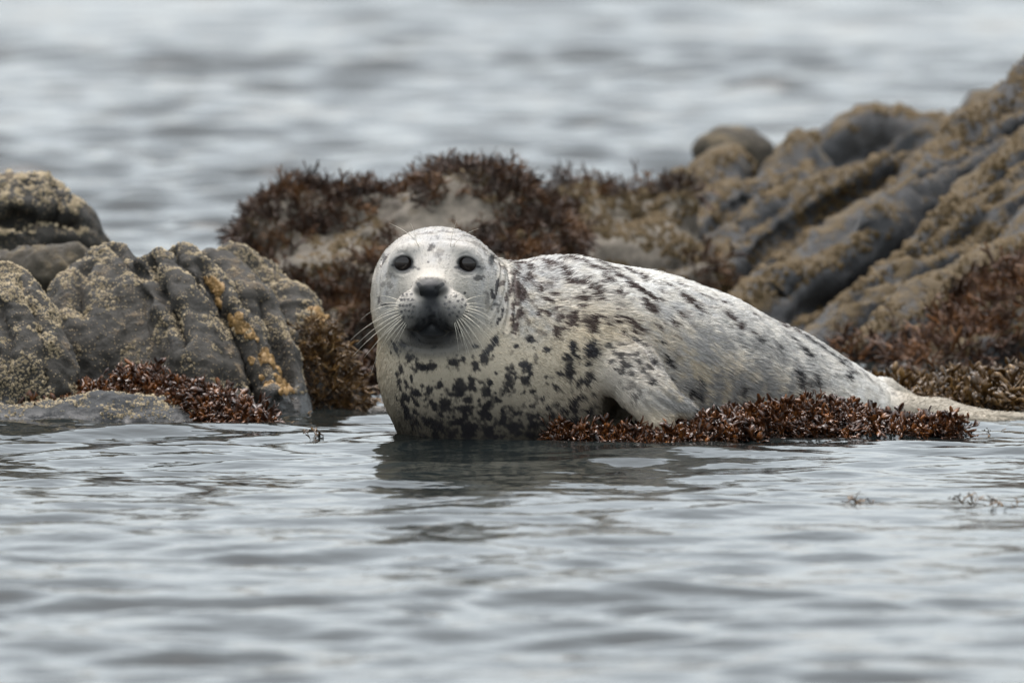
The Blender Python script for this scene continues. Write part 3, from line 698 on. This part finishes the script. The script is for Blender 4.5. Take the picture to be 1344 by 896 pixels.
    # chest
    sp("669 498 15 6 95;675 490 4 5;688 477 6 4 40;693 485 8 3.5 75;691 501 7 5.5 80;698 513 5 3.5 20;688 515 3 3;718 494 6 2 10;728 506 5 4.5 0;734 490 4 2 20;742 467 5 5;748 482 12 4.5 85;755 466 6 2.5 35;751 457 6 3 80;716 459 4 3 0;712 523 4 3 45;717 534 4 3.5 0;696 532 4 3 0;740 538 5 3.5 0;752 532 9 6 80;757 504 9 4 -35;770 495 8 6 70;773 502 7 3 80;779 517 3 2 0;782 463 4 4;771 460 8 5 90;770 476 4 3 90;676 543 7 3 15;660 551 5 4 80;676 560 7 7;643 548 5 5;701 546 9 5 15;713 554 6 4 0;699 554 4 3 0;754 552 6 5 0;741 565 6 4 0;698 570 6 4 0;656 573 6 3 0;651 490 3 2 45;643 501 4 3 80;641 511 4 2 90;773 541 8 5 0;764 520 7 4 20;725 545 6 4 0;728 570 7 4 0")
    # throat and breast
    sp("533 457 8 4.5 55;540 470 8 6 50;550 480 9 4 25;565 481 9 4 -5;592 477 8 4.5 -20;603 472 6 3 -15;570 455 4 3 0;519 456 8 2.5 65;513 463 3 1.2 80;527 485 5 3 80;521 491 3 2 80;525 499 4 2 80;533 501 6 1.8 60;540 498 5 2 80;624 454 3 3;646 454 9 4 -60;635 470 8 6 -50;624 481 8 4.5 -65;547 516 9 5 20;564 512 7 5 -20;555 507 4 3 0;578 505 4 3 90;593 516 8 5 0;606 505 7 7;619 504 8 6 80;615 523 8 5 0;638 515 6 6;643 501 5 3 80;545 527 9 4 40;533 521 8 4 40;569 532 6 4 80;586 532 9 6 70;608 536 11 5 -5;640 532 4 3.5 0;640 547 8 5 15;565 554 14 6 30;597 555 9 6 0;611 549 6 5 0;623 558 6 4 0;547 552 9 3 50;530 531 8 3 60;520 521 7 2 70;615 570 9 6 0;576 571 7 4 20;594 570 5 4 0;642 566 5 4 0;536 545 8 2.5 55;556 570 8 3 30;525 508 5 1.5 70;655 525 4 3 0;630 540 4 3 0;580 545 5 3 20;660 540 4 3 0;628 525 3 3")
    # fore flipper
    sp("797 452 2.2;814 465 3.5 2.5 0;825 466 2.2;801 474 3.5 3 0;817 477 2.5;824 480 2.8 2 0;835 464 2.2;834 471 2;851 481 2.4 2 40;812 452 2.4;844 453 5 1.5 45;838 475 2;805 462 2;846 462 2.2;828 490 2.4;842 486 2.4;815 488 2.5;808 484 3 2 0;855 500 2.4;862 492 2".replace(' 2.', ' 3.').replace(' 2;', ' 3;'), .9)
    sp("827 505 7 5 0;838 514 6 4 80;849 493 5 3 20;832 520 6 4 60", .6)
    sp("856 473 9 3 55;875 470 9 3 60;881 480 5 3.5 60;878 496 4 2 40;908 515 5 4 80;918 516 10 4 88;905 524 3 3")
    sp("885 466 6 3 80;917 498 4 3 80", .5)
    # flank and tail
    sp("947 395 5 2 20;957 413 6 3.5 35;969 427 4 3 50;990 413 5 2.5 35;986 435 2.5 2 0;996 445 4 3 60;988 455 2.5 2 0;967 444 3 2 80;971 453 2.5 2 0;1021 454 4.5 3 30;1028 433 4 2 40;1040 443 6 2 35;1052 456 8 4 45;1061 466 4 2.5 30;1023 424 9 2 28;1042 433 8 2.5 30;1060 444 11 4 33;1076 455 9 4 32;1050 496 12 4.5 85;1043 486 5 3 0;1071 499 9 3.5 70;1063 505 7 3 90;975 513 7 4 90;1098 470 9 4 40;1112 476 10 5 40;1112 489 6 5;1085 460 8 3 35")
    sp("928 402 3 1.5 20;1010 453 2.5 2 0;1094 493 4 2.5 90;1088 503 5 3 90;1155 512 7 3 60;1135 493 8 2 40;1127 485 8 2 40;1175 518 8 2 30;935 392 7 1.5 25;1005 417 7 1.5 30", .5)
    # head
    sp("568 323 5 3 -45;563 328 2.5 2 0;562 344 2 1.5 0;549 353 2.5 1.8 0;498 393 4 1.5 90;504 400 6 2 0;629 365 6 2.5 0", .8)
    sp("574 310 4 2 0;509 361 6 3 0;502 373 3 2 0;512 375 4 3 0;637 384 3 1.5 0;634 352 4 2 0;627 321 10 3 30;587 304 12 1.5 5;599 315 8 1.5 10;575 335 6 5 0;560 306 8 2 -5;612 310 8 2 15;635 330 4 3 50;640 395 6 2 100;508 385 3 4;545 314 5 2 -10", .42)
    # rows of dark whisker pores
    sp("529 387 1.5;534 386 1.5;540 386 1.4;527 393 1.6;531 393 1.6;536 393 1.6;541.5 393 1.5;525 401 1.7;529 401 1.7;534 401 1.8;538.5 400 1.6;527 409 1.8;532 407 1.8;537 408 1.7;543 402 1.5;542 409 1.6;530 415 1.8;536 415 1.8;541 416 1.8;585 390 1.4;598 388 1.6;610 384.5 1.6;590 396 1.5;601 395 1.6;596 402.5 1.7;605.5 402.5 1.8;602 409 1.8;612 409.5 1.8;584 399 1.5;589 405 1.6;594 410 1.7;600 415 1.8;608 416 1.7;607 393 1.4;611 400 1.6;590 413 1.6".replace(' 1.', ' 2.0'), .95)
    DARK, BROWN = np.array([.022, .020, .022]), np.array([.050, .032, .027])
    spots = []; r = np.random.default_rng(5)
    def add_spot(c, n, e1, e2, st, col): spots.append((c, n, e1, e2, st, col))
    for px, py, a, b, ang, st in SP:
        c, n = hit(px, py)
        if c is None:
            for dy in (2, 4, 7):
                c, n = hit(px - 1, py + dy)
                if c is not None: break
        if c is None: continue
        t = math.radians(ang); ex = []
        for (ux, uy), ln in (((math.cos(t), math.sin(t)), a), ((-math.sin(t), math.cos(t)), b)):
            w3 = np.array([ux, 0, -uy]); w3 = w3 - n * (w3 @ n); L = np.linalg.norm(w3)
            fs = min(1.8, 1 / max(L, .3)) if L > 0 else 1     # foreshortening
            ex.append(w3 / max(L, 1e-6) * ln * s0 * (1 + 0.75 * (fs - 1)))
        back = py < 440 and px > 660
        if a > 2.5: ex = [e * (1.45 if px > 655 and py < 440 else 1.22) for e in ex]
        add_spot(c, n, ex[0], ex[1], st, BROWN if back else DARK)
        if a > 3.5 and px > 500 and not (px < 650 and py < 440):         # flecks broken off the spot
            for _ in range(3):
                c2 = c + ex[0] * r.normal(0, 1.2) + ex[1] * r.normal(0, 1.6); q = r.uniform(.16, .34)
                add_spot(c2, n, ex[0] * q, ex[1] * q * 1.4, st * r.uniform(.4, .9), BROWN if back else DARK)
    for _ in range(170):                           # dense mottling low on the breast
        c, n = hit(r.uniform(522, 790), 575 - abs(r.normal(0, 34)))
        if c is None: continue
        a = np.cross(n, r.normal(size=3)); a /= np.linalg.norm(a); q = r.uniform(.0025, .0065)
        add_spot(c, n, a * q * r.uniform(1, 1.8), np.cross(n, a) * q * .8, r.uniform(.5, .95), DARK)
    # the side turned away carries the same kind of spots
    away = np.where((N @ FW > .1) & (V[:, 2] > .02))[0]
    for i in r.choice(away, 170):
        n = N[i]; a = np.cross(n, r.normal(size=3)); a /= np.linalg.norm(a); q = r.uniform(.003, .010)
        add_spot(V[i], n, a * q * r.uniform(1, 2), np.cross(n, a) * q * .7, 1.0, BROWN)
    CREAM, WHITE, GREY, FLANK = np.array([.535, .462, .352]), np.array([.70, .69, .665]), np.array([.36, .355, .35]), np.array([.31, .302, .288])
    NOSE = np.array([.030, .031, .034])
    def blob(x, y, cx, cy, rx, ry, soft=.5): return 1 - smooth(1 - soft, 1 + soft, np.sqrt(((x - cx) / rx) ** 2 + ((y - cy) / ry) ** 2))
    def coat(p, fine=True):
        x, y = topix(p); n1, n2, n3 = fbm(p, 22, 3), fbm(p + 4, 70, 3), fbm(p + 8, 190, 2)
        c = np.tile(CREAM, (len(p), 1))
        def lay(m, col): nonlocal c; m = np.clip(m, 0, 1)[:, None]; c = c * (1 - m) + col * m
        top = 332 + np.clip(x - 740, 0, None) ** 1.35 * .052
        lay(smooth(645, 690, x) * smooth(95, 15, y - top) * (.85 + .3 * n2), WHITE)                     # silvery back
        lay(blob(x, y, 700, 395, 45, 50) * (.45 + .8 * n2), GREY)
        lay(blob(x, y, 705, 352, 60, 22) * (.30 + .9 * n2), GREY)
        lay(blob(x, y, 975, 478, 115, 62, .55) * smooth(-.22, .28, .8 * n2 + .5 * n3 + .35 * n1 + .06), FLANK)  # grey mottled flank
        lay(blob(x, y, 900, 420, 60, 40) * smooth(.0, .5, n2 + .1) * .7, GREY)
        lay(blob(x, y, 960, 525, 110, 34, .4) * smooth(-.5, .3, n2), FLANK * .75)
        lay(blob(x, y, 572, 372, 90, 84, .3) * .6, WHITE * .57); lay(smooth(668, 640, x) * smooth(368, 296, y) * (.68 + .6 * n2), GREY * .92)                 # crown of the head
        lay(blob(x, y, 505, 370, 16, 40) * (.45 + .7 * n2), GREY); lay(blob(x, y, 640, 370, 22, 50) * (.45 + .7 * n2), GREY)
        lay(blob(x, y, 572, 332, 18, 22) * (.35 + .6 * n2), GREY * .9)
        lay(blob(x, y, 835, 490, 52, 48) * .5, GREY * 1.15)
        lay(smooth(458, 570, y) * smooth(820, 790, x) * .78, CREAM * .24); lay(smooth(.075, .008, p[:, 2] + .012 * n1) * smooth(830, 790, x) * .82, CREAM * .11); lay(smooth(.03, .004, p[:, 2]) * .7, CREAM * .14)                              # wet belly fur, with the lower chest's shade painted into the coat
        lay(smooth(1140, 1190, x) * .85, CREAM * .55)
        c *= (1 + .10 * n2 + .10 * n3)[:, None]
        xo = np.argsort(p[:, 0]); xv = p[xo, 0]
        for (cc, n, e1, e2, st, col) in spots:
            L = 2.2 * max(np.linalg.norm(e1), np.linalg.norm(e2)) + .002
            i = xo[np.searchsorted(xv, cc[0] - L):np.searchsorted(xv, cc[0] + L)]
            i = i[(np.abs(p[i] - cc) < L).all(1)]
            if not len(i): continue
            d = p[i] - cc; a = d @ e1 / (e1 @ e1); b = d @ e2 / (e2 @ e2); hgt = d @ n
            big = smooth(.0025, .006, np.linalg.norm(e1))
            q = np.sqrt(a * a + b * b) + big * (.95 * n2[i] + .75 * n3[i])
            m = (1 - smooth(.60, 1.25, q)) * (np.abs(hgt) < .03) * st * .96
            c[i] = c[i] * (1 - m[:, None]) + col * m[:, None]
        face = p[:, 1] < -.06
        lay(face * blob(x, y, 566, 404, 52, 34, .5) * .24, GREY * .5); lay(face * blob(x, y, 566, 426, 42, 22, .6) * .66, GREY * .26); lay(face * blob(x, y, 567, 453, 46, 12, .6) * .6, GREY * .3)
        # dark skin of the nose, the lip groove and the mouth
        front = p[:, 1] < -.125
        lay(front * blob(x, y, 565.5, 378, 23, 12, .35) * .85, NOSE * .62)
        lay(front * blob(x, y, 564.5, 381, 12, 12, .25), NOSE * .35); lay(front * blob(x, y, 564.5, 369, 16, 5, .5) * .7, NOSE * .6)
        for ln in (((549, 373), (551.5, 375.5), (553, 379), (553.8, 386)), ((581, 373), (577, 375.5), (573.5, 379), (572, 387))):
            for (ax, ay), (bx, by) in zip(ln[:-1], ln[1:]):
                t = np.clip(((x - ax) * (bx - ax) + (y - ay) * (by - ay)) / ((bx - ax) ** 2 + (by - ay) ** 2), 0, 1)
                lay(front * smooth(3.4, 2.0, np.hypot(x - ax - t * (bx - ax), y - ay - t * (by - ay))), NOSE * .15)
        lay(front * blob(x, y, 566, 402, 10, 22, .5) * .93, NOSE)
        lay(front * blob(x, y, 566, 410, 24, 22, .65) * .86, NOSE * 1.1)
        lay((p[:, 1] < -.10) * np.clip(blob(x, y, 567, 436, 33, 13, .25) + blob(x, y, 567, 424, 20, 12, .3), 0, 1), NOSE * .6)
        lay((p[:, 1] < -.08) * blob(x, y, 567, 447, 27, 6, .5) * .9, NOSE * .5)
        lay(face * blob(x, y, 567, 455, 60, 14, .6) * .45, GREY * .6)
        lay(front * blob(x, y, 566, 400, 42, 24, .4) * (1 - blob(x, y, 565.5, 383, 24, 18, .3)) * (.16 + .3 * n3), GREY * .6)
        for ex, ey in ((529, 346), (613.5, 347)):
            lay(face * blob(x, y, ex, ey, 14.6, 12.2, .2), NOSE * .5); lay(face * blob(x, y, ex, ey, 22, 17, .5) * .35, GREY * .6)
        for cx, cy, a2, b2 in ((542, 351, 5, 2.2), (600.5, 351, 5, 2.2), (516, 348, 3, 1.6), (628, 350, 3.5, 1.8)): lay(face * blob(x, y, cx, cy, a2, b2, .4) * .85, NOSE)
        lay((p[:, 1] < -.03) * blob(x, y, 644.5, 341, 4, 8, .4) * .9, NOSE); lay(blob(x, y, 503.5, 338, 2.2, 7, .4) * .6, NOSE * 2)
        return np.clip(c, .01, 1)
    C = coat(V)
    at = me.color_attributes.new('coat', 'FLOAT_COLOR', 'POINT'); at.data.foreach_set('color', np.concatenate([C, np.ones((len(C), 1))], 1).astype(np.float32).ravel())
    b = MB('seal_skin'); a = b.n('Attribute', attribute_name='coat'); n = b.noise(420, 3); g = b.n('NewGeometry'); sz = b.n('SeparateXYZ'); b.l(g.outputs['Position'], sz.inputs[0])
    lum = b.n('RGBToBW'); b.l(a.outputs['Color'], lum.inputs[0])
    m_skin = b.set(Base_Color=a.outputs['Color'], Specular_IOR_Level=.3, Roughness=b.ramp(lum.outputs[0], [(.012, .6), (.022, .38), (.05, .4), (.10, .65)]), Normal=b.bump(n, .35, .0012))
    root = empty('seal', 'pale spotted seal lying at the water edge, facing the camera', 'seal')
    obj('body', me, m_skin, root)

    # ---- short fur
    T = np.concatenate([Q[:, [0, 1, 2]], Q[:, [0, 2, 3]]]); A, B, Cc = V[T[:, 0]], V[T[:, 1]], V[T[:, 2]]
    ar = np.linalg.norm(np.cross(B - A, Cc - A), axis=1); mid = (A + B + Cc) / 3
    ar *= (mid[:, 2] > -.004) * np.where(N[T[:, 0]] @ FW > .35, .25, 1.0) * np.where(mid[:, 1] < -.03, 1.5, 1.0)
    nh = 270000; t = r.choice(len(T), nh, p=ar / ar.sum()); u = np.sqrt(r.random(nh)); v = r.random(nh)
    w3 = np.stack([1 - u, u * (1 - v), u * v], 1)[:, :, None]; p = (V[T[t]] * w3).sum(1); nn = (N[T[t]] * w3).sum(1); nn /= np.linalg.norm(nn, axis=1)[:, None]
    x, y = topix(p)
    bare = ((p[:, 1] < -.125) & ((blob(x, y, 565.5, 381, 25, 14, .1) > .4) | (blob(x, y, 566, 402, 9, 22, .1) > .4) | (blob(x, y, 567, 434, 33, 15, .1) > .4)))
    for c in EY: bare |= np.linalg.norm(p - c, axis=1) < 15.5 * s0
    p, nn, x, y = p[~bare], nn[~bare], x[~bare], y[~bare]; nh = len(p)
    nose = P(566, 380, -.23); fl = p - nose; fl /= np.linalg.norm(fl, axis=1)[:, None]
    fl = fl * 1.0 + np.array([.15, 0, -.25]); jit = np.stack([fbm(p + q, 40, 2) for q in (0, 31, 57)], 1)
    fl = fl + .55 * jit + r.normal(0, .10, fl.shape); fl -= nn * (fl * nn).sum(1)[:, None]; fl /= np.linalg.norm(fl, axis=1)[:, None] + 1e-6
    guard = r.random(nh) < .16; ln = np.where(x > 1150, .45, 1) * (.0024 + .0062 * smooth(-.10, .06, p[:, 1])) * r.uniform(.7, 1.3, nh) * np.where(guard, 1.9, 1)
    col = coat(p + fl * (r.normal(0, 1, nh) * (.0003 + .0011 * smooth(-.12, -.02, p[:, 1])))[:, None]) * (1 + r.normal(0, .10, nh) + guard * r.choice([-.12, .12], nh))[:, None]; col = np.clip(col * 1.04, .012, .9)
    lift = r.uniform(.10, .30, nh)[:, None]
    K = 4; pts = np.empty((nh, K, 3)); ss = np.linspace(0, 1, K)
    for k, q in enumerate(ss): pts[:, k] = p + (fl * q + nn * lift * q * (1.3 - .7 * q)) * ln[:, None] - nn * .0003
    hc = bpy.data.hair_curves.new('fur'); hc.add_curves([K] * nh)
    hc.points.foreach_set('position', pts.astype(np.float32).ravel())
    ra = hc.attributes.get('radius') or hc.attributes.new('radius', 'FLOAT', 'POINT')
    ra.data.foreach_set('value', (np.array([.00024, .00022, .00016, .00005])[None] * np.where(guard, 1.9, 1)[:, None]).astype(np.float32).ravel())
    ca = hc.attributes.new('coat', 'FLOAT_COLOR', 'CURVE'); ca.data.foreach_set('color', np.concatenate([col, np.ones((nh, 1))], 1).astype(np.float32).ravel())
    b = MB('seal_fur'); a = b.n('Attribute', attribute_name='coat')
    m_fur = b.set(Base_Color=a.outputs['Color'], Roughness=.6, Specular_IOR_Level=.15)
    fo = bpy.data.objects.new('fur', hc); COL.objects.link(fo); hc.materials.append(m_fur); fo.parent = root; fo['kind'] = 'stuff'

    # ---- eyes
    b = MB('seal_eye'); n = b.noise(200, 2); m_eye = b.set(Base_Color=b.mix(n, (.010, .007, .006), (.022, .015, .012)), Roughness=.04)
    for c in EY:
        bm = bmesh.new(); bmesh.ops.create_uvsphere(bm, u_segments=40, v_segments=24, radius=1.0)
        for vt in bm.verts: vt.co = vt.co * 16.5 * s0
        for f in bm.faces: f.smooth = True
        em = bpy.data.meshes.new('eye'); bm.to_mesh(em); bm.free(); o = obj('eye', em, m_eye, root); o.location = c * np.array([1, 0, 1]) + np.array([0, -.0965, 0])

    # ---- whiskers
    m_wh = plain('whisker', (.78, .72, .60), .45, .15, 300)
    rw = random.Random(4)
    def whisker(a, b_, da=-.004, sag=0.0, tipY=None, rad=.00054, name='whisker'):
        h, n = hit(*a)
        if h is None: return
        p0 = Vector(h) + Vector(n) * da; p3 = Vector(P(b_[0], b_[1], h[1] + (tipY if tipY is not None else .03)))
        L = (p3 - p0).length; out = (Vector(n) * .6 + (p3 - p0).normalized() * .6).normalized()
        c1 = p0 + out * L * .45 + Vector((0, 0, sag * L)); Vv, Ff = [], []; m, q = 9, 5
        for i in range(m):
            t = i / (m - 1); c = p0 * (1 - t) ** 2 + c1 * 2 * t * (1 - t) + p3 * t * t; d = ((c1 - p0) * (1 - t) + (p3 - c1) * t).normalized()
            s1 = d.cross(Vector((0, 1, .3))).normalized(); s2 = d.cross(s1); rr = rad * (1 - .8 * t)
            for k in range(q): an = 2 * math.pi * k / q; Vv.append(tuple(c + (s1 * math.cos(an) + s2 * math.sin(an)) * rr))
        for i in range(m - 1):
            for k in range(q): Ff.append((i * q + k, i * q + (k + 1) % q, (i + 1) * q + (k + 1) % q, (i + 1) * q + k))
        obj(name, mk_mesh(name, Vv, Ff), m_wh, root)
    for a, b_, sg in (((524, 409), (460, 446), .10), ((527, 415), (464, 466), .10), ((525, 412), (468, 452), .08), ((529, 418), (478, 469), .08), ((527, 420), (487, 490), .15),
                      ((524, 402), (474, 419), .16), ((531, 421), (497, 462), .05), ((525, 405), (484, 428), .1), ((530, 413), (483, 447), .08), ((533, 422), (508, 462), .03), ((526, 396), (496, 389), .1), ((526, 399), (494, 402), .1), ((528, 416), (490, 455), .1),
                      ((534, 424), (519, 456), .0), ((524, 404), (500, 412), .08)):
        whisker(a, b_, sag=sg)
    for a, b_, sg in (((606, 412), (658, 461), .08), ((603, 416), (640, 466), .05), ((599, 419), (619, 475), .02), ((597, 420), (607, 454), .0), ((608, 409), (655, 446), .08),
                      ((610, 405), (649, 420), .08), ((611, 399), (638, 401), .05), ((611, 394), (636, 388), .04), ((601, 417), (630, 470), .04), ((607, 411), (648, 456), .07),
                      ((604, 414), (642, 452), .08), ((609, 407), (660, 434), .1), ((600, 420), (613, 466), .0), ((596, 421), (602, 462), .0), ((610, 403), (654, 428), .08), ((605, 416), (634, 458), .05), ((598, 418), (623, 462), .02), ((611, 402), (645, 410), .06)):
        whisker(a, b_, sag=sg)
    for a, b_ in (((552, 324), (511, 293)), ((591, 323), (599, 290)), ((594, 323), (628, 300)), ((548, 322), (539, 293))):
        whisker(a, b_, sag=.05, tipY=-.03, rad=.0005, name='brow_whisker')
build_seal()
